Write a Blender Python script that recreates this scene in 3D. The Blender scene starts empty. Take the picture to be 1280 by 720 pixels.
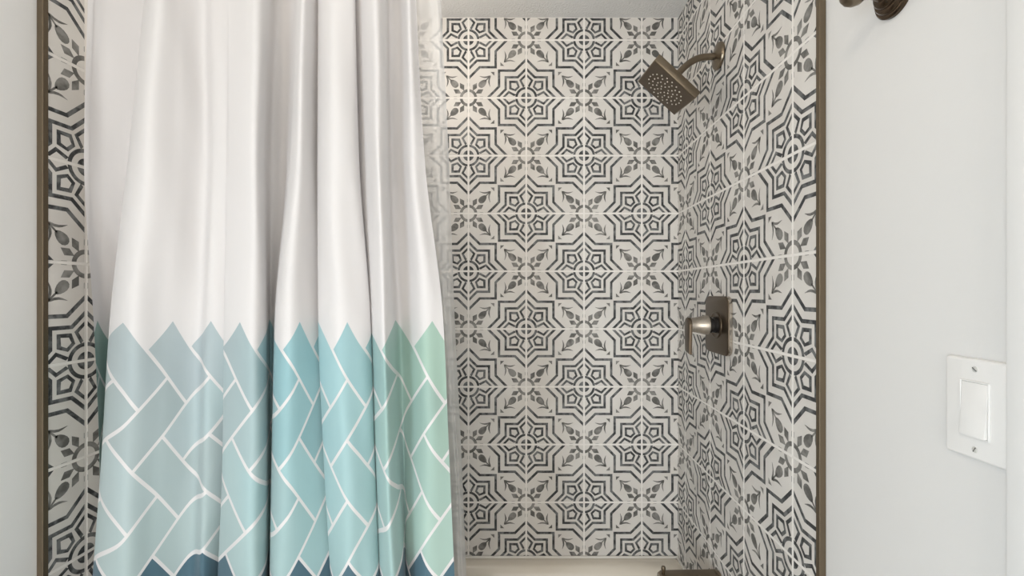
import bpy, bmesh, math, random
from mathutils import Vector, Matrix
random.seed(7)
S = bpy.context.scene
COL = S.collection
# ------------------------------------------------------------------ camera, world, lights, exposure
EYE = 1.389                      # lens height above the floor
F, CX, CY = 566.0, 656.0, 366.0  # focal length and vanishing point in photo pixels
cd = bpy.data.cameras.new('camera'); cam = bpy.data.objects.new('camera', cd); COL.objects.link(cam)
cam.location = (0, 0, EYE); cam.rotation_euler = (math.pi/2, 0, 0)
cd.sensor_width = 36; cd.lens = F/1280*36
cd.shift_x = -(CX-640)/1280; cd.shift_y = (CY-360)/1280
cd.clip_start = 0.02
S.camera = cam
S.view_settings.view_transform = 'Standard'; S.view_settings.look = 'None'
S.view_settings.gamma = 1; S.view_settings.use_curve_mapping = False
S.view_settings.exposure = 0.0
w = bpy.data.worlds.new('sky'); S.world = w; w.use_nodes = True
w.node_tree.nodes['Background'].inputs[0].default_value = (0.80, 0.90, 1.0, 1)
w.node_tree.nodes['Background'].inputs[1].default_value = 1.0

def area(name, loc, direction, sx, sy, power, col):
    l = bpy.data.lights.new(name, 'AREA'); l.shape = 'RECTANGLE'; l.size = sx; l.size_y = sy
    l.energy = power; l.color = col
    o = bpy.data.objects.new(name, l); COL.objects.link(o); o.location = loc
    o.rotation_euler = Vector(direction).to_track_quat('-Z', 'Y').to_euler()
    return o
def globe(name, loc, r, power, col):
    l = bpy.data.lights.new(name, 'POINT'); l.shadow_soft_size = r; l.energy = power; l.color = col
    o = bpy.data.objects.new(name, l); COL.objects.link(o); o.location = loc; return o
area('window_daylight', (-0.92, -0.50, 0.95), (1, 0.62, -0.02), 0.8, 1.2, 29.0, (0.81, 0.91, 1.0))
area('rear_fill', (0.10, -1.43, 1.10), (0, 1, 0.0), 0.85, 1.7, 14.5, (1.0, 0.96, 0.91))  # soft fill added behind the camera, no doorway there
globe('room_ceiling_lamp', (-0.42, -0.42, 2.24), 0.05, 7.5, (1.0, 0.87, 0.72))
globe('bath_fill', (-0.36, 1.16, 2.13), 0.12, 3.8, (1.0, 0.92, 0.84))  # unseen fill added to brighten the back wall and shower ceiling

# ------------------------------------------------------------------ helpers
class MB:
    def __init__(s): s.v=[]; s.f=[]; s.m=[]; s.uv={}; s.sm=[]
    def vert(s, p): s.v.append(tuple(p)); return len(s.v)-1
    def face(s, idx, m=0, smooth=False): s.f.append(tuple(idx)); s.m.append(m); s.sm.append(smooth)
    def poly(s, pts, m=0): s.face([s.vert(p) for p in pts], m)
    def box(s, a, b, m=0, bevel=0.0, seg=2, M=None):
        bm = bmesh.new(); bmesh.ops.create_cube(bm, size=1)
        for v in bm.verts:
            v.co = Vector([(a[i]+b[i])/2 + v.co[i]*(b[i]-a[i]) for i in range(3)])
        if bevel > 0:
            bmesh.ops.bevel(bm, geom=bm.edges[:], offset=bevel, segments=seg, profile=.5, affect='EDGES')
        s.addbm(bm, m, M, bevel > 0)
    def addbm(s, bm, m=0, M=None, smooth=False):
        if M is not None: bm.transform(M)
        bmesh.ops.recalc_face_normals(bm, faces=bm.faces[:])
        bm.verts.ensure_lookup_table(); o = len(s.v)
        for v in bm.verts: s.v.append(tuple(v.co))
        for f in bm.faces: s.face([o+v.index for v in f.verts], m, smooth)
        bm.free()
    def lathe(s, prof, M=None, n=40, m=0):
        # prof: (radius, height along local z)
        M = M or Matrix(); rings=[]
        for r, z in prof:
            if r < 1e-6: rings.append([s.vert(M@Vector((0,0,z)))])
            else: rings.append([s.vert(M@Vector((r*math.cos(2*math.pi*i/n), r*math.sin(2*math.pi*i/n), z))) for i in range(n)])
        for A, B in zip(rings, rings[1:]):
            for i in range(n):
                j=(i+1)%n
                if len(A)==1 and len(B)==1: continue
                if len(A)==1: s.face((A[0],B[i],B[j]),m,True)
                elif len(B)==1: s.face((A[i],A[j],B[0]),m,True)
                else: s.face((A[i],A[j],B[j],B[i]),m,True)
    def tube(s, pts, rad, n=20, m=0, caps=True):
        pts=[Vector(p) for p in pts]
        rad = rad if isinstance(rad,(list,tuple)) else [rad]*len(pts)
        rings=[]; up=None
        for k,p in enumerate(pts):
            t=(pts[min(k+1,len(pts)-1)]-pts[max(k-1,0)]).normalized()
            if up is None: up = t.orthogonal().normalized()
            up=(up-t*up.dot(t)).normalized(); sd=t.cross(up)
            rings.append([s.vert(p+(up*math.cos(2*math.pi*i/n)+sd*math.sin(2*math.pi*i/n))*rad[k]) for i in range(n)])
        for A,B in zip(rings,rings[1:]):
            for i in range(n): s.face((A[i],A[(i+1)%n],B[(i+1)%n],B[i]),m,True)
        if caps: s.face(rings[0][::-1],m); s.face(rings[-1],m)
    def prism(s, outline, t, M=None, bevel=0.0, seg=3, m=0):
        # outline in local xy, extruded 0..t along local z, outer rim bevelled
        bm=bmesh.new(); vs=[bm.verts.new((x,y,0)) for x,y in outline]; f=bm.faces.new(vs)
        r=bmesh.ops.extrude_face_region(bm, geom=[f])
        up=[g for g in r['geom'] if isinstance(g,bmesh.types.BMVert)]
        for v in up: v.co.z=t
        if bevel>0:
            us=set(up); es=[e for e in bm.edges if e.verts[0] in us and e.verts[1] in us]
            bmesh.ops.bevel(bm, geom=es, offset=bevel, segments=seg, profile=.5, affect='EDGES')
        s.addbm(bm,m,M,True)
    def build(s, name, mats, parent=None, sharp=35):
        me=bpy.data.meshes.new(name); me.from_pydata(s.v,[],s.f); me.validate(); me.update()
        for mt in (mats if isinstance(mats,(list,tuple)) else [mats]): me.materials.append(mt)
        if len(me.polygons)==len(s.m):
            me.polygons.foreach_set('material_index', s.m); me.polygons.foreach_set('use_smooth', s.sm)
        o=bpy.data.objects.new(name, me); COL.objects.link(o)
        if any(s.sm): me.set_sharp_from_angle(angle=math.radians(sharp))
        if parent: o.parent=parent; o.matrix_parent_inverse=Matrix.Translation(-Vector(parent.location))
        return o

def rounded_rect(w,h,r,n=8):
    P=[]
    for cx_,cy_,a0 in ((w/2-r,h/2-r,0),(-w/2+r,h/2-r,90),(-w/2+r,-h/2+r,180),(w/2-r,-h/2+r,270)):
        for i in range(n+1):
            a=math.radians(a0+90*i/n); P.append((cx_+r*math.cos(a),cy_+r*math.sin(a)))
    return P
def frame(origin, z, x):
    z=Vector(z).normalized(); x=Vector(x); x=(x-z*x.dot(z)).normalized(); y=z.cross(x)
    return Matrix.Translation(origin)@Matrix((x,y,z)).transposed().to_4x4()
def thing(name,label,cat,loc,group=None):
    o=bpy.data.objects.new(name,None); COL.objects.link(o); o.location=loc; o.empty_display_size=.05
    o['label']=label; o['category']=cat
    if group: o['group']=group
    return o
def struct(o,label,cat):
    o['kind']='structure'; o['label']=label; o['category']=cat; return o

def mat(name, col, rough=.5, metal=0.0, spec=None):
    m=bpy.data.materials.new(name); m.use_nodes=True
    b=m.node_tree.nodes['Principled BSDF']
    b.inputs['Base Color'].default_value=(*col,1); b.inputs['Roughness'].default_value=rough
    b.inputs['Metallic'].default_value=metal
    if spec is not None: b.inputs['Specular IOR Level'].default_value=spec
    return m
def N(m,t,**kw):
    n=m.node_tree.nodes.new(t)
    for k,v in kw.items():
        if k in n.inputs: n.inputs[k].default_value=v
        else: setattr(n,k,v)
    return n
def L(m,a,b): m.node_tree.links.new(a,b)
def bump(m, scale, strength, dist=.002, detail=4):
    tc=N(m,'ShaderNodeTexCoord'); n=N(m,'ShaderNodeTexNoise',Scale=scale,Detail=detail)
    b=N(m,'ShaderNodeBump',Strength=strength,Distance=dist); L(m,tc.outputs['Object'],n.inputs['Vector'])
    L(m,n.outputs['Fac'],b.inputs['Height']); L(m,b.outputs['Normal'],m.node_tree.nodes['Principled BSDF'].inputs['Normal'])
    return m
def mottled(m, c0, c1, scale, lo=.4, hi=.65, detail=5):
    tc=N(m,'ShaderNodeTexCoord'); n=N(m,'ShaderNodeTexNoise',Scale=scale,Detail=detail)
    r=N(m,'ShaderNodeValToRGB'); e=r.color_ramp.elements
    e[0].position=lo; e[0].color=(*c0,1); e[1].position=hi; e[1].color=(*c1,1)
    L(m,tc.outputs['Object'],n.inputs['Vector']); L(m,n.outputs['Fac'],r.inputs['Fac'])
    L(m,r.outputs['Color'],m.node_tree.nodes['Principled BSDF'].inputs['Base Color']); return m

M_tile  = mottled(mat('tile_glaze',(.66,.63,.59),.5,0,.3), (.70,.67,.63),(.76,.735,.695), 9)
M_star  = mottled(mat('tile_charcoal_print',(.07,.07,.07),.5,0,.3), (.045,.048,.05),(.185,.19,.19), 60, .42,.63)
M_flow  = mottled(mat('tile_grey_print',(.17,.165,.15),.5,0,.3), (.125,.122,.113),(.29,.283,.265), 40, .40,.64)
M_grout = bump(mat('grout',(.86,.83,.79),.9), 300, .3, .001)
M_paint = bump(mat('wall_paint',(.77,.765,.75),.55), 60, .12, .003)
M_ceil  = bump(mat('ceiling_paint',(.82,.815,.80),.8), 140, .9, .004)
M_floor = mottled(mat('floor_tile',(.5,.48,.45),.4),(.45,.43,.40),(.52,.50,.47),4)
M_white = mat('white_enamel',(.82,.82,.81),.35)
M_plast = mat('white_plastic',(.86,.85,.83),.3)
M_tub   = mat('tub_enamel',(.74,.68,.585),.2)
M_caulk = mat('caulk',(.80,.77,.72),.6)
M_bronze= mat('brushed_bronze',(.22,.178,.128),.28,.95)
M_brdark= mat('dark_bronze',(.12,.092,.065),.33,.9)
M_brlit= mat('bronze_lit_tone',(.52,.47,.41),.25,1.0)  # same bronze, painted paler for the light caught on rim and cone
M_orb   = mat('oil_rubbed_bronze',(.085,.06,.04),.22,.9)
M_trim  = mat('bronze_edge_profile',(.15,.115,.075),.40,.6)
M_black = mat('black_rubber',(.015,.014,.013),.35)
M_nozz  = mat('grey_rubber_nozzle',(.55,.50,.42),.5)
M_screw = mat('painted_screw',(.72,.71,.68),.4,.3)
M_slot  = mat('slot_shadow_metal',(.12,.12,.12),.6)

# ------------------------------------------------------------------ patterned cement tile
T=.2032
def seg(a,b,th,ext=0.0):
    a=Vector(a);b=Vector(b);d=(b-a).normalized();n=Vector((-d.y,d.x))*th/2
    a=a-d*ext;b=b+d*ext
    return [a+n,a-n,b-n,b+n]
def band(outer,inner,closed=False):
    n=len(outer); R=[]
    for i in range(n if closed else n-1):
        j=(i+1)%n; R.append([Vector(outer[i]),Vector(outer[j]),Vector(inner[j]),Vector(inner[i])])
    return R
def star_quadrant():
    P=[]
    for s,th in ((.491,.041),(.376,.040)):        # two nested eight-pointed star outlines
        k=math.sqrt(2); i_=s-th
        def o(s): return [(s*k,0),(s,s*(k-1)),(s,s),(s*(k-1),s),(0,s*k)]
        P+=band(o(s),o(i_))
    pent_o=[(.295,.150),(.296,.296),(.150,.295),(.112,.185),(.185,.112)]
    pent_i=[(.254,.176),(.258,.258),(.176,.254),(.150,.198),(.198,.150)]
    P+=band(pent_o,pent_i,True)
    for sw in (0,1):                               # kites lying on the axes
        q=[((.176,.055),(.305,.122),(.425,-.002)),((.207,.028),(.297,.078),(.378,-.002))]
        if sw: q=[tuple((y,x) for x,y in a) for a in q]
        P+=band(q[0],q[1])
    A=[math.radians(90*i/12) for i in range(13)]
    P+=band([(.190*math.cos(a),.190*math.sin(a)) for a in A],[(.150*math.cos(a),.150*math.sin(a)) for a in A])
    P+=[[Vector((0,0))]+[Vector((.092*math.cos(a),.092*math.sin(a))) for a in A]]
    return P
def flower_quadrant():
    P=[]
    A=[math.radians(90*i/12) for i in range(13)]
    P+=band([(.150*math.cos(a),.150*math.sin(a)) for a in A],[(.102*math.cos(a),.102*math.sin(a)) for a in A])
    pet=[(.120,.074),(.222,.074),(.258,.148),(.170,.146)]
    P.append([Vector(p) for p in pet]); P.append([Vector((y,x)) for x,y in pet])
    P.append([Vector(p) for p in ((.165,0),(.20,.022),(.25,.022),(.275,0))]); P.append([Vector(p) for p in ((0,.165),(.022,.20),(.022,.25),(0,.275))])
    leaf=[]
    for i in range(14):                            # bud on the diagonal
        a=2*math.pi*i/14; u=math.cos(a)*.086; v=math.sin(a)*.055*(1-.25*math.cos(a))
        c=.247; leaf.append(Vector((c+(u+v)/1.414,c+(u-v)/1.414)))
    P.append(leaf)
    P.append(seg((.29,.29),(.378,.378),.020))
    for sw in (0,1):                               # two curling leaves
        cs=[(.380,.386,.012),(.372,.355,.026),(.358,.318,.028),(.354,.275,.026),(.360,.240,.020),(.376,.190,.004)]
        for (x0,y0,w0),(x1,y1,w1) in zip(cs,cs[1:]):
            q=[Vector((x0-w0/2,y0)),Vector((x0+w0/2,y0)),Vector((x1+w1/2,y1)),Vector((x1-w1/2,y1))]
            P.append([Vector((p.y,p.x)) for p in q] if sw else q)
    P.append([Vector(p) for p in ((.382,.448),(.448,.448),(.448,.382))])
    return P
SQ, FQ = star_quadrant(), flower_quadrant()
def clip(poly,x0,x1,y0,y1):
    for ax,lim,sg in ((0,x0,1),(0,x1,-1),(1,y0,1),(1,y1,-1)):
        out=[];n=len(poly)
        for i in range(n):
            a,b=poly[i],poly[(i+1)%n]; da=(a[ax]-lim)*sg; db=(b[ax]-lim)*sg
            if da>=0: out.append(a)
            if (da>=0)!=(db>=0):
                t=da/(da-db); out.append(a+(b-a)*t)
        poly=out
        if len(poly)<3: return []
    ar=sum(poly[i].x*poly[(i+1)%len(poly)].y-poly[(i+1)%len(poly)].x*poly[i].y for i in range(len(poly)))/2
    if abs(ar)<1e-8: return []
    return poly if ar>0 else poly[::-1]
G=.0056
def tiled_wall(mb, to3d, u0,u1,v0,v1, ou,ov, parity, flip):
    """Tiles on the rectangle u0..u1, v0..v1 (metres); (ou,ov) is a grout crossing holding a star when parity is 0."""
    i0,i1=math.floor((u0-ou)/T),math.ceil((u1-ou)/T); j0,j1=math.floor((v0-ov)/T),math.ceil((v1-ov)/T)
    def put(poly,d,m):
        pts=[to3d(p.x,p.y,d) for p in poly]
        mb.poly(pts[::-1] if flip else pts,m)
    for i in range(i0,i1):
        for j in range(j0,j1):
            a0=ou+i*T; b0=ov+j*T
            xa,xb,ya,yb=max(u0,a0+G/2),min(u1,a0+T-G/2),max(v0,b0+G/2),min(v1,b0+T-G/2)
            if xb-xa<.002 or yb-ya<.002: continue
            e=.0006; O=[Vector((xa,ya)),Vector((xb,ya)),Vector((xb,yb)),Vector((xa,yb))]
            I=[Vector((xa+e,ya+e)),Vector((xb-e,ya+e)),Vector((xb-e,yb-e)),Vector((xa+e,yb-e))]
            put(I,.0007,1)
            for k in range(4):
                q=[to3d(O[k].x,O[k].y,0),to3d(O[(k+1)%4].x,O[(k+1)%4].y,0),to3d(I[(k+1)%4].x,I[(k+1)%4].y,.0007),to3d(I[k].x,I[k].y,.0007)]
                mb.poly(q[::-1] if flip else q,1)
            for ci in (0,1):
                for cj in (0,1):
                    st=((i+ci+j+cj+parity)%2==0)
                    cx=a0+ci*T; cy=b0+cj*T; sx=1-2*ci; sy=1-2*cj
                    for pl in (SQ if st else FQ):
                        q=clip([Vector((cx+sx*p.x*T,cy+sy*p.y*T)) for p in pl],xa+e,xb-e,ya+e,yb-e)
                        if q: put(q,.00085,2 if st else 3)
WM=[M_grout,M_tile,M_star,M_flow]
D=1.593; XR=.540; XL=-.9275; ZR=.837; ZL=.880; CEIL=EYE+.968; RIM=EYE-.929
PR=XR+.010; PL=XL-.010; YB=-1.45
row0=EYE+(366-339)/72.2*T       # the grout row just above the lens height
# back wall (normal towards the camera)
mb=MB(); mb.box((XL-.1,D,0),(XR+.1,D+.1,CEIL),0)
tiled_wall(mb, lambda u,v,d:(u,D-d,v), XL,XR,RIM-.05,CEIL-.0015, (730-CX)/F*D,row0,0,False)
struct(mb.build('wall_back',WM),'back wall of the shower covered in black and white star patterned tile','wall')
# right wall : painted part towards the room, tiled part in the alcove
mb=MB(); mb.box((XR,ZR,0),(XR+.1,D,CEIL),0)
tiled_wall(mb, lambda u,v,d:(XR-d,u,v), ZR,D,.0,CEIL-.0015, XR*F/(857-CX)+.0,row0,0,True)
struct(mb.build('wall_right_shower',WM),'star patterned tile wall behind the shower head and valve','wall')
mb=MB(); mb.box((PR,YB,0),(PR+.1,ZR,CEIL),0)
struct(mb.build('wall_right',M_paint),'pale grey painted wall with the light switch on it','wall')
mb=MB(); mb.box((XL-.1,ZL,0),(XL,D,CEIL),0)
lrow=EYE+(366-327)/130.8*T
tiled_wall(mb, lambda u,v,d:(XL+d,u,v), ZL,D,.0,CEIL-.0015, -XL*F/(CX-107),lrow,1,False)
struct(mb.build('wall_left_shower',WM),'narrow visible strip of star patterned tile beside the curtain hem','wall')
mb=MB(); mb.box((PL-.1,YB,0),(PL,ZL,CEIL),0)
struct(mb.build('wall_left',M_paint),'cream painted wall at the left edge of the photo','wall')
mb=MB(); mb.box((PL-.1,YB-.1,0),(PR+.1,YB,CEIL),0)
struct(mb.build('wall_front',mat('cream_paint',(.70,.68,.65),.6)),'painted wall behind the camera','wall')
mb=MB(); mb.box((PL-.1,YB-.1,CEIL),(PR+.1,D+.1,CEIL+.08),0)
struct(mb.build('ceiling',M_ceil),'off-white textured ceiling above the shower','ceiling')
mb=MB(); mb.box((PL-.1,YB-.1,-.08),(PR+.1,D+.1,0),0)
struct(mb.build('floor',M_floor),'bathroom floor in front of the bathtub','floor')
# metal edge profiles where the tile stops
def edge(name,xa,xb,y,label,sgn):
    mb=MB(); mb.box((min(xa,xb),y-.011,0),(max(xa,xb),y,CEIL-.001),0,.0008,1)
    return struct(mb.build(name,M_trim),label,'tile edge trim')
edge('trim_1',XR-.0022,PR+.0,ZR,'brown metal strip ending the tile beside the light switch wall',1)
edge('trim_2',XL+.0022,PL-.0,ZL,'brown metal strip ending the tile left of the curtain',-1)
# white door casing at the right edge of the picture, with the closed door it frames
def casing(y0,y1,z0,z1): 
    mb=MB(); mb.box((PR-.018,y0,z0),(PR,y1,z1),0,.003,2); return mb
mb=casing(.44,.502,0,2.0)
for a in ((PR-.018,-.402,0),(PR-.018,-.402,2.0)):
    pass
mb.box((PR-.018,-.402,0),(PR,-.340,2.0),0,.003,2); mb.box((PR-.018,-.402,2.0),(PR,.502,2.062),0,.003,2)
struct(mb.build('trim_3',M_white),'white door casing at the right edge of the photo','door casing')
mb=MB(); mb.box((PR-.006,-.34,.008),(PR+.0,.44,2.0),0,.001,1)
struct(mb.build('door_1',M_white),'white door inside the white casing','door')

# ------------------------------------------------------------------ bathtub
def bathtub():
    t=thing('bathtub','cream alcove bathtub whose back rim shows under the tiled wall','bathtub',((XL+XR)/2,1.26,0))
    x0,x1,y0,y1=XL+.0022,XR-.0022,.955,D-.0022
    cx,cy=(x0+x1)/2,(y0+y1)/2
    mb=MB(); n=64
    def loop(ix,iy,z,p):
        a,b=(x1-x0)/2-ix,(y1-y0)/2-iy; R=[]
        for k in range(n):
            th=2*math.pi*(k+.5)/n; c,s=math.cos(th),math.sin(th)
            R.append(mb.vert((cx+a*math.copysign(abs(c)**(2/p),c),cy+b*math.copysign(abs(s)**(2/p),s),z)))
        return R
    rows=[loop(0,0,0,60),loop(0,0,RIM-.02,60),loop(.001,.001,RIM-.004,60),loop(.006,.006,RIM,50),loop(.045,.045,RIM,16),loop(.058,.055,RIM-.006,9),
          loop(.070,.066,RIM-.03,7),loop(.10,.09,RIM-.18,6),loop(.15,.12,RIM-.31,5),loop(.22,.17,RIM-.345,4),loop(.5,.30,RIM-.35,3)]
    for A,B in zip(rows,rows[1:]):
        for k in range(n): mb.face((A[k],A[(k+1)%n],B[(k+1)%n],B[k]),0,True)
    mb.face(rows[-1],0,True)
    mb.build('tub_shell',M_tub,t,50)
    mb=MB()
    mb.box((x0,y1-.007,RIM-.001),(x1,y1,RIM+.006),0,.002,2)
    mb.box((x0,y0,RIM-.001),(x0+.007,y1-.007,RIM+.006),0,.002,2); mb.box((x1-.007,y0,RIM-.001),(x1,y1-.007,RIM+.006),0,.002,2)
    mb.build('caulk_bead',M_caulk,t)
    return t
bathtub()

# ------------------------------------------------------------------ shower head, valve, spout
WX=XR-.0019
def shower_head():
    t=thing('showerhead','square bronze shower head on a curved arm from the patterned wall','shower head',(WX,1.2526,EYE+.655))
    fl=MB(); fl.lathe([(0,0),(.036,0),(.0365,.003),(.0345,.007),(.026,.010),(.015,.0115),(.0105,.014),(0,.014)],frame((WX,1.2526,EYE+.655),(-1,0,0),(0,0,1)))
    fl.build('wall_flange',M_bronze,t)
    n=Vector((.6405,-.0317,.7673)).normalized(); C=Vector((.3864,1.2476,EYE+.5604)); th=.021
    J=C+n*(th+.034)
    a=Vector((WX-.005,1.2526,EYE+.655)); pts=[]
    b=Vector((.502,1.252,EYE+.652))
    pts=[a,a.lerp(b,.5)]
    p0,p1,p2=b,Vector((.455,1.251,EYE+.650)),J
    p1=Vector((.463,1.249,EYE+.651))
    for i in range(13):
        s=i/12; pts.append(p0*(1-s)**2+p1*2*s*(1-s)+p2*s*s)
    mb=MB(); mb.tube(pts,.0092,24); mb.build('shower_arm',M_bronze,t)
    mb=MB(); mb.lathe([(0,.0),(.020,.0),(.020,.004),(.0135,.008),(.0125,.018),(.0145,.020),(.0145,.031),(.011,.036),(0,.036)],frame(C+n*th,n,(0,1,0)))
    mb.build('ball_joint',M_bronze,t)
    s=.1462
    Mx=Matrix.Translation(C)@Matrix(((.766,-.0541,.6405),(.0968,.9948,-.0317),(-.6355,.0863,.7673))).to_4x4()
    mb=MB(); mb.box((-s/2,-s/2,0),(s/2,s/2,th),0,.0018,2,Mx)
    hd=mb.build('head_body',M_bronze,t)
    mb=MB(); mb.box((-s/2+.003,-s/2+.003,-.0006),(s/2-.003,s/2-.003,.002),0,0,1,Mx); fp=mb.build('spray_face',M_brdark,t); fp['label']='dark brown spray plate'
    mb=MB()
    spots=[]
    for r,k,o in ((.013,6,.2),(.027,12,0.1),(.041,16,.15),(.054,20,0)):
        for i in range(k):
            A=2*math.pi*i/k+o; spots.append((r*math.cos(A),r*math.sin(A)))
    for x,y in spots:
        mb.lathe([(.0021,.0005),(.0019,-.0016),(.0012,-.0024),(0,-.0024)],Mx@Matrix.Translation((x,y,-.0004)),8)
    nz=mb.build('nozzles',M_nozz,t); nz['kind']='stuff'; nz['label']='small pale rubber nozzles'
    return t
shower_head()

def valve():
    zc=EYE-.0885; yc=1.2475
    t=thing('shower_valve','bronze shower valve with lever handle on the patterned right wall','shower valve',(WX,yc,zc))
    fr=frame((WX,yc,zc),(-1,0,0),(0,0,1))   # local x up, local y along depth
    mb=MB(); mb.prism(rounded_rect(.158,.150,.024),.0115,fr,.0030); mb.build('escutcheon',M_brdark,t)
    mb=MB(); mb.prism(rounded_rect(.1584,.1504,.0242),.0085,fr,.0005,1); rm=mb.build('escutcheon_rim',M_brlit,t); rm['label']='rim of the valve plate, painted paler as lit'
    mb=MB(); mb.lathe([(.037,.0112),(.0365,.0135),(.034,.0145),(.030,.0135),(.024,.0122),(0,.0120)],fr); mb.build('dome_ring',M_brdark,t)
    mb=MB(); mb.lathe([(.022,.0115),(.022,.020),(.019,.0215),(.019,.026),(.0225,.0275),(.0225,.036),(0,.036)],fr)
    h=mb.build('hub',M_black,t); h['label']='black inner hub'
    mb=MB(); mb.lathe([(0,.0345),(.0265,.0345),(.0275,.036),(.0272,.040),(.0235,.055),(.0208,.068),(.0195,.082),(.0195,.0855),(0,.0855)],fr,48)
    c=mb.build('handle_cone',M_brlit,t); c['label']='cone of the handle, painted paler as lit'
    out=[(.0205*math.cos(a),.0205*math.sin(a)) for a in [math.radians(-90+180*i/14) for i in range(15)]]+[(-.072,.0165),(-.079,-.0165)]
    mb=MB(); mb.prism(out,.008,fr@Matrix.Translation((0,0,.0835)),.0012,2); mb.build('lever',M_brdark,t)
valve()

def spout():
    y=1.25; zt=EYE-.776
    t=thing('tub_spout','bronze tub spout with a diverter pin at the bottom of the photo','tub spout',(WX,y,zt-.028))
    mb=MB()
    # squared spout lofted from the wall to the nose
    prev=None
    sec=[(0,.029,.029,0),(.012,.029,.029,0),(.05,.0285,.0285,.0),(.10,.027,.0275,.0015),(.140,.026,.028,.0005),(.158,.0255,.029,-.001),(.166,.023,.027,-.003)]
    rings=[]
    for d,hw,hh,dz in sec:
        R=[mb.vert((WX-d,y+a,zt-.028+dz+b)) for a,b in rounded_rect(hw*2,hh*2,.012,5)]; rings.append(R)
    n=len(rings[0])
    for A,B in zip(rings,rings[1:]):
        for i in range(n): mb.face((A[i],B[i],B[(i+1)%n],A[(i+1)%n]),0,True)
    mb.face(rings[0]); mb.face(rings[-1][::-1])
    mb.build('spout_body',M_bronze,t)
    mb=MB(); mb.lathe([(.0042,0),(.0042,.010),(.0055,.012),(.0062,.017),(.005,.022),(0,.0225)],Matrix.Translation((.3825,y,zt-.0015)),24); mb.build('diverter_pin',M_bronze,t)
    mb=MB(); mb.lathe([(.031,0),(.034,.001),(.034,.006),(.031,.008),(.0,.008)],frame((WX,y,zt-.028),(-1,0,0),(0,0,1))); mb.build('spout_collar',M_bronze,t)
spout()

# ------------------------------------------------------------------ robe hook on the painted wall
def robe_hook():
    z=EYE+.4435; y=.672
    t=thing('robe_hook','dark bronze robe hook with a round stepped base on the painted wall','hook',(PR,y,z))
    fr=frame((PR,y,z),(-1,0,0),(0,0,1))
    mb=MB(); mb.lathe([(0,0),(.0335,0),(.0335,.005),(.0315,.007),(.028,.0075),(.027,.011),(.025,.013),(.0205,.0135),(.0195,.018),(.017,.0205),(.0125,.0215),(0,.0215)],fr,56)
    mb.build('rosette',M_orb,t)
    mb=MB(); mb.lathe([(.012,.020),(.009,.026),(.0072,.034),(.0075,.042),(.0095,.048),(0,.050)],fr); mb.build('stem',M_orb,t)
    mb=MB(); mb.lathe([(0,.046),(.010,.047),(.0145,.052),(.0172,.060),(.0165,.068),(.0125,.075),(.006,.0785),(0,.079)],fr); mb.build('knob',M_bronze,t)
robe_hook()

# ------------------------------------------------------------------ light switch
def switch():
    yc=.547; zc=EYE-.141
    t=thing('light_switch','white rocker light switch in a plain wall plate beside the door casing','light switch',(PR,yc,zc))
    fr=frame((PR,yc,zc),(-1,0,0),(0,0,1))
    mb=MB(); mb.prism(rounded_rect(.122,.079,.004),.006,fr,.0035,3); mb.build('wall_plate',M_plast,t)
    mb=MB()
    for s in (-1,1): mb.box((-.0345,s*.0172-.0009,.005),(.0345,s*.0172+.0009,.0078),0,.0004,1,fr); mb.box((s*.0336-.0009,-.0172,.005),(s*.0336+.0009,.0172,.0078),0,.0004,1,fr)
    mb.build('rocker_frame',M_plast,t)
    bm=bmesh.new(); pr=[(-.0322,.0115),(.0,.0082),(.0322,.0072),(.0322,.004),(-.0322,.004)]
    A=[bm.verts.new((x,-.0158,z)) for x,z in pr]; B=[bm.verts.new((x,.0158,z)) for x,z in pr]
    bm.faces.new(A); bm.faces.new(B[::-1])
    for i in range(5): bm.faces.new((A[i],B[i],B[(i+1)%5],A[(i+1)%5]))
    bmesh.ops.bevel(bm,geom=bm.edges[:],offset=.0006,segments=2,profile=.5,affect='EDGES')
    mb=MB(); mb.addbm(bm,0,fr,True); mb.build('rocker',M_plast,t)
    for s,a in ((1,.9),(-1,-.5)):
        f2=fr@Matrix.Translation((s*.0485,0,.0058))@Matrix.Rotation(a,4,'Z')
        mb=MB(); mb.lathe([(.0036,0),(.0034,.0008),(.002,.0013),(0,.0014)],f2,20); sc=mb.build('screw',M_screw,t); sc['label']='slotted metal plate screw'
        mb=MB(); mb.box((-.0031,-.0005,.0009),(.0031,.0005,.0016),0,0,1,f2); so=mb.build('screw_slot',M_slot,sc); so.matrix_parent_inverse=Matrix()
switch()

# ------------------------------------------------------------------ curtain
def pchip(xs,ys):
    n=len(xs); h=[xs[i+1]-xs[i] for i in range(n-1)]; d=[(ys[i+1]-ys[i])/h[i] for i in range(n-1)]
    m=[0]*n; m[0]=d[0]; m[-1]=d[-1]
    for i in range(1,n-1):
        if d[i-1]*d[i]<=0: m[i]=0
        else:
            w1=2*h[i]+h[i-1]; w2=h[i]+2*h[i-1]; m[i]=(w1+w2)/(w1/d[i-1]+w2/d[i])
    def f(x):
        if x<=xs[0]: return ys[0]+m[0]*(x-xs[0])
        if x>=xs[-1]: return ys[-1]+m[-1]*(x-xs[-1])
        i=0
        while x>xs[i+1]: i+=1
        t=(x-xs[i])/h[i]; a=t*t*(3-2*t)
        return ys[i]*(1-a)+ys[i+1]*a+h[i]*m[i]*t*(1-t)**2-h[i]*m[i+1]*t*t*(1-t)
    return f
def catmull(vals):
    n=len(vals)
    def f(s):
        i=min(int(s),n-2); t=s-i
        p1,p2=vals[i],vals[i+1]; p0=vals[i-1] if i>0 else 2*p1-p2; p3=vals[i+2] if i+2<n else 2*p2-p1
        return .5*((2*p1)+(p2-p0)*t+(2*p0-5*p1+4*p2-p3)*t*t+(3*p1-p0-3*p2+p3)*t**3)
    return f
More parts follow.
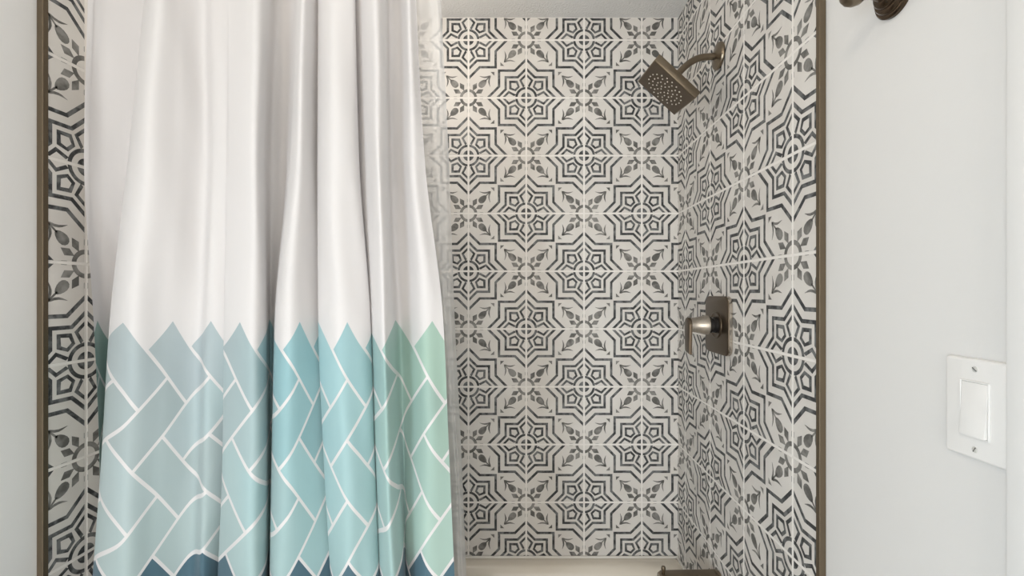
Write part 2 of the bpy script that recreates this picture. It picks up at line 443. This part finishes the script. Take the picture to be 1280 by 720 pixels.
# photo columns of each fold at photo rows 0, 200, 400, 560, 720; depth offset (m); position across the print
FOLDS=[((110,105,117,124,126),-.012,(-2.20,-2.2,-2.2)),((140,132,128,132,130), .026,(-1.80,-1.8,-1.8)),((195,178,155,150,145), .062,(-1.05,-.95,-.9)),
 ((181,160,137,127,115),-.022,(-.35,-.14,-.08)),((198,182,163,156,148),-.064,(.13,.35,.43)),((225,222,205,200,190),-.026,(.78,.98,1.04)),
 ((254,255,247,243,238), .016,(1.64,1.72,1.82)),((266,267,260,257,253),(-.004,-.006,-.010),(1.92,1.95,2.03)),((285,283,284,285,281),(-.020,.002,.034),(2.47,2.38,2.50)),
 ((288,286,281,279,273),(-.026,-.020,.000),(2.55,2.74,2.82)),((318,316,314,312,309),-.052,(3.35,3.5,3.6)),
 ((336,329,331,332,331),-.020,(3.75,3.8,3.8)),((345,338,337,338,337), .048,(4.0,4.02,4.02)),((365,357,343,341,338), .034,(4.2,4.2,4.2)),
 ((372,364,345,341,338),-.024,(4.35,4.35,4.33)),((381,376,364,362,356),-.046,(4.72,4.74,4.68)),((399,399,403,412,422), .022,(5.85,6.0,6.05)),
 ((398,397,398,404,413),-.004,(6.02,6.22,6.28)),((416,414,420,428,434),-.046,(6.6,6.88,6.95)),((440,438,445,452,455),-.030,(7.3,7.35,7.4)),((444,449,463,468,474),-.004,(7.75,7.75,7.75)),
 ((440,446,458,463,468), .030,(8.05,8.05,8.05)),((452,460,467,471,476),-.008,(8.30,8.30,8.35)),((468,472,479,483,490),-.052,(8.60,8.6,8.65)),
 ((482,484,489,494,504),-.020,(8.85,8.85,8.9)),((486,488,497,503,507), .036,(9.07,9.08,9.15)),((500,502,510,511,509), .028,(9.35,9.42,9.45)),
 ((510,515,530,534,532),-.012,(9.77,10.13,10.2)),((520,531,554,561,568), .006,(10.30,10.65,10.8))]
ROWS=[0,200,400,560,720]; YM=.905
def px2h(y,z): return (CY-y)*z/F
ROD=EYE+.655; HEM=.10
def cloth_material():
    m=bpy.data.materials.new('printed_curtain_fabric'); m.use_nodes=True; nt=m.node_tree; b=nt.nodes['Principled BSDF']
    def ma(op,a,b_=None,c=None):
        n=nt.nodes.new('ShaderNodeMath'); n.operation=op
        for k,v in enumerate((a,b_,c)):
            if v is None: continue
            if hasattr(v,'is_linked'): nt.links.new(v,n.inputs[k])
            else: n.inputs[k].default_value=v
        return n.outputs[0]
    uv=N(m,'ShaderNodeUVMap',uv_map='print'); sp=N(m,'ShaderNodeSeparateXYZ'); L(m,uv.outputs[0],sp.inputs[0])
    U,V=sp.outputs[0],sp.outputs[1]
    I=ma('ADD',U,V); J=ma('ADD',ma('SUBTRACT',U,V),1.0)
    fi_,fj_=ma('FLOOR',I),ma('FLOOR',J); fx,fy=ma('FRACT',I),ma('FRACT',J)
    df=ma('SUBTRACT',fi_,fj_); mm=ma('FLOOR',ma('DIVIDE',ma('ADD',df,.01),4.0)); k=ma('SUBTRACT',df,ma('MULTIPLY',mm,4.0))
    eq=lambda v: ma('COMPARE',k,float(v),.3)
    k0,k1,k2,k3=[eq(v) for v in range(4)]
    dl=ma('MULTIPLY_ADD',k1,9.0,fx); dr=ma('MULTIPLY_ADD',k0,9.0,ma('SUBTRACT',1.0,fx))
    db=ma('MULTIPLY_ADD',k2,9.0,fy); dt=ma('MULTIPLY_ADD',k3,9.0,ma('SUBTRACT',1.0,fy))
    dist=ma('MINIMUM',ma('MINIMUM',dl,dr),ma('MINIMUM',db,dt))
    line=ma('GREATER_THAN',dist,.042)
    inside=ma('GREATER_THAN',mm,-.5)
    dark=ma('GREATER_THAN',mm,1.5)
    vert=ma('ADD',k2,k3)
    ib=ma('SUBTRACT',fi_,k1); jb=ma('SUBTRACT',fj_,k2)
    cb=N(m,'ShaderNodeCombineXYZ'); L(m,ib,cb.inputs[0]); L(m,jb,cb.inputs[1]); L(m,vert,cb.inputs[2])
    wn=N(m,'ShaderNodeTexWhiteNoise',noise_dimensions='3D'); L(m,cb.outputs[0],wn.inputs['Vector'])
    # light bricks: print hue plus lighting tint painted across the cloth (grey-blue, teal, sage) with a per-brick change
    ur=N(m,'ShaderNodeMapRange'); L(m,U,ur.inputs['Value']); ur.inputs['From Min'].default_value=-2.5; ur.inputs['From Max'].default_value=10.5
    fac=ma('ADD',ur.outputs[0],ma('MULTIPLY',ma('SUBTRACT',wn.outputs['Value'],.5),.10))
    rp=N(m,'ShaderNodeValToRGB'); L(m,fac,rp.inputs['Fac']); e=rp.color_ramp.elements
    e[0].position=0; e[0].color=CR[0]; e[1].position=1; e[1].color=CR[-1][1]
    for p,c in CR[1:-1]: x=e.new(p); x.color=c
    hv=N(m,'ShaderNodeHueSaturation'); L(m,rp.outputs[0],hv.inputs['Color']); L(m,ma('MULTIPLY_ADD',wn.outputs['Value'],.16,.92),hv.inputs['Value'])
    # lower rows a little greener and paler
    rd=ma('ADD',ma('MULTIPLY',mm,2.0),vert); rf=ma('MULTIPLY',rd,.12)
    mx=N(m,'ShaderNodeMix',data_type='RGBA'); L(m,rf,mx.inputs[0]); L(m,hv.outputs[0],mx.inputs[6]); mx.inputs[7].default_value=(.48,.635,.605,1)
    m2=N(m,'ShaderNodeMix',data_type='RGBA'); L(m,dark,m2.inputs[0]); L(m,mx.outputs[2],m2.inputs[6]); m2.inputs[7].default_value=(.085,.16,.205,1)
    m3=N(m,'ShaderNodeMix',data_type='RGBA'); L(m,ma('MULTIPLY',line,inside),m3.inputs[0]); m3.inputs[6].default_value=(.77,.75,.745,1); L(m,m2.outputs[2],m3.inputs[7])
    L(m,m3.outputs[2],b.inputs['Base Color']); b.inputs['Roughness'].default_value=.52; b.inputs['Specular IOR Level'].default_value=.22
    b.inputs['Sheen Weight'].default_value=.15
    tr=N(m,'ShaderNodeBsdfTranslucent'); L(m,m3.outputs[2],tr.inputs['Color'])
    ms=N(m,'ShaderNodeMixShader'); ms.inputs[0].default_value=.14
    tc=N(m,'ShaderNodeTexCoord'); mp=N(m,'ShaderNodeMapping'); mp.inputs['Scale'].default_value=(9,9,5); L(m,tc.outputs['Object'],mp.inputs[0])
    nz=N(m,'ShaderNodeTexNoise',Scale=1.0,Detail=3); L(m,mp.outputs[0],nz.inputs['Vector']); bp=N(m,'ShaderNodeBump',Strength=.35,Distance=.012)
    L(m,nz.outputs['Fac'],bp.inputs['Height']); L(m,bp.outputs[0],b.inputs['Normal']); L(m,bp.outputs[0],tr.inputs['Normal'])
    out=nt.nodes['Material Output']; L(m,b.outputs[0],ms.inputs[1]); L(m,tr.outputs[0],ms.inputs[2]); L(m,ms.outputs[0],out.inputs['Surface'])
    return m
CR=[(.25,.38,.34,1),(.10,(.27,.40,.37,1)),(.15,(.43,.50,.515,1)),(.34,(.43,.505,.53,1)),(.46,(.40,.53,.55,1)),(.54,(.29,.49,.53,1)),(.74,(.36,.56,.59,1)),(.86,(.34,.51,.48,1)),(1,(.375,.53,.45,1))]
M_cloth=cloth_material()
def crease(h,s):
    # faint packing creases across the cloth and slow ripples
    c=0
    for h0,a in ((EYE-.152,.0022),(EYE+.29,.0012),(EYE-.46,.0016)):
        c-=a*math.exp(-((h-h0-.006*math.sin(s*1.7+h0))/.012)**2)
    return c+.0022*math.sin(h*13+s*2.1)*math.sin(s*1.3+h*5)
def fold_funcs(folds):
    xr=[pchip(ROWS,f[0]) for f in folds]
    dep=[pchip([0,400,720],f[1] if isinstance(f[1],tuple) else (f[1],)*3) for f in folds]; ur=[pchip([400,560,720],f[2] if isinstance(f[2],tuple) else (f[2],)*3) for f in folds]
    return xr,dep,ur
def cloth_mesh(name, folds, zmean, parent, material, s0=0, s1=None, sub=9, push=0.0, rows=None, vset=None, gather=True):
    xr,dep,ur=fold_funcs(folds); n=len(folds)-1 if s1 is None else s1
    cols=[s0+(n-s0)*i/int((n-s0)*sub) for i in range(int((n-s0)*sub)+1)]
    mb=MB(); grid=[]; uvs=[]
    hs=[ROD-.022]+[ROD-.022-(ROD-.022-HEM)*i/90 for i in range(1,91)]
    for h in hs:
        row=[]
        zm=zmean(h); yp=CY-(h-EYE)*F/zm
        yc=min(max(yp,-25),790)
        X=catmull([f(yc) for f in xr]); dp=catmull([f(min(max(yc,0),720)) for f in dep]); yu=min(max(yc,400),720); uu=pchip(list(range(len(folds))),[f(yu) for f in ur])
        # folds tighten a little under the rod
        k=.8+.2*min(1,max(0,(ROD-h)/.25))
        for s in cols:
            z=zm+dp(s)*k-push+crease(h,s)
            row.append(mb.vert(((X(s)-CX)*(z)/F,z,h))); uvs.append((uu(s),(CY-0-(h-EYE)*F/YREF-398.5)/72.4))
        grid.append(row)
    for A,B in zip(grid,grid[1:]):
        for i in range(len(A)-1): mb.face((A[i],B[i],B[i+1],A[i+1]),0,True)
    o=mb.build(name,material,parent,80)
    lay=o.data.uv_layers.new(name='print')
    for lp in o.data.loops: lay.data[lp.index].uv=uvs[lp.vertex_index]
    return o
YREF=.885
def zc(h):  # plane of the outer curtain: hangs from the rod, pushed outwards by the tub lower down
    t=(ROD-h)/(ROD-HEM); return .912-.030*t
ct=thing('shower_curtain','white fabric shower curtain with a teal herringbone print along the bottom','shower curtain',(-.33,.905,HEM))
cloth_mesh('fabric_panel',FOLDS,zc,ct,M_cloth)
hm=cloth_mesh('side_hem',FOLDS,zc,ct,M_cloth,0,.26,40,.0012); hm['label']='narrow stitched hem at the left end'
# clear frosted liner behind it, inside the tub
def liner_material():
    m=bpy.data.materials.new('frosted_vinyl'); m.use_nodes=True; b=m.node_tree.nodes['Principled BSDF']
    b.inputs['Base Color'].default_value=(.88,.88,.87,1); b.inputs['Roughness'].default_value=.28
    t=N(m,'ShaderNodeBsdfTransparent'); t.inputs[0].default_value=(.95,.95,.95,1)
    tl=N(m,'ShaderNodeBsdfTranslucent'); tl.inputs[0].default_value=(.88,.88,.87,1)
    s1=N(m,'ShaderNodeMixShader'); s1.inputs[0].default_value=.45; s2=N(m,'ShaderNodeMixShader'); s2.inputs[0].default_value=.37
    L(m,b.outputs[0],s1.inputs[1]); L(m,tl.outputs[0],s1.inputs[2]); L(m,s1.outputs[0],s2.inputs[1]); L(m,t.outputs[0],s2.inputs[2])
    L(m,s2.outputs[0],m.node_tree.nodes['Material Output'].inputs['Surface']); return m
LF=[]
for i,x in enumerate((150,185,220,255,290,325,360,395,430,465,495)):
    LF.append(((x,)*5,(.014 if i%2 else -.014),i))
LF+=[((515,520,535,545,552),.012,11),((525,532,548,560,568),.002,12),((536,545,556,568,574),-.006,13),((546,555,563,571,578),.004,14),((551,561,568.5,576.5,583),-.004,15)]
def zl(h):
    t=(ROD-h)/(ROD-RIM); return .968+.075*min(1,t)
lt=thing('shower_liner','translucent frosted vinyl liner hanging behind the printed fabric curtain','shower liner',(-.33,.98,HEM))
HEM_=HEM; HEM=RIM+.012
ROD_=ROD; ROD=ROD+.0
cloth_mesh('vinyl_sheet',LF,zl,lt,liner_material(),0,None,8)
HEM=HEM_
# rod above the picture that carries both, and its rings
rt=thing('curtain_rod','bronze tension rod spanning the shower opening above the curtain','curtain rod',(0,.935,ROD+.012))
mb=MB(); mb.tube([(XL+.012,.935,ROD+.012),(XR-.012,.935,ROD+.012)],.0125,24); mb.build('rod',M_bronze,rt)
for x,sx in ((XL+.0017,1),(XR-.0017,-1)):
    mb=MB(); mb.lathe([(0,0),(.03,0),(.03,.006),(.018,.014),(.0135,.016),(0,.016)],frame((x,.935,ROD+.012),(sx,0,0),(0,0,1))); mb.build('end_flange',M_bronze,rt)
first=None
for i in range(12):
    x=-.84+i*.0575
    if first is None:
        mb=MB(); pts=[]
        for k in range(33):
            a=2*math.pi*k/32; pts.append((0,.028*math.sin(a),.034*math.cos(a)))
        mb.tube(pts,.0018,8,0,False)
        first=mb.build('curtain_ring',M_bronze); o=first
    else:
        o=first.copy(); COL.objects.link(o)
    o.location=(x,.935,ROD-.008); o['label']='bronze curtain ring hanging on the rod above the curtain'; o['category']='curtain ring'; o['group']='rings on the curtain rod'
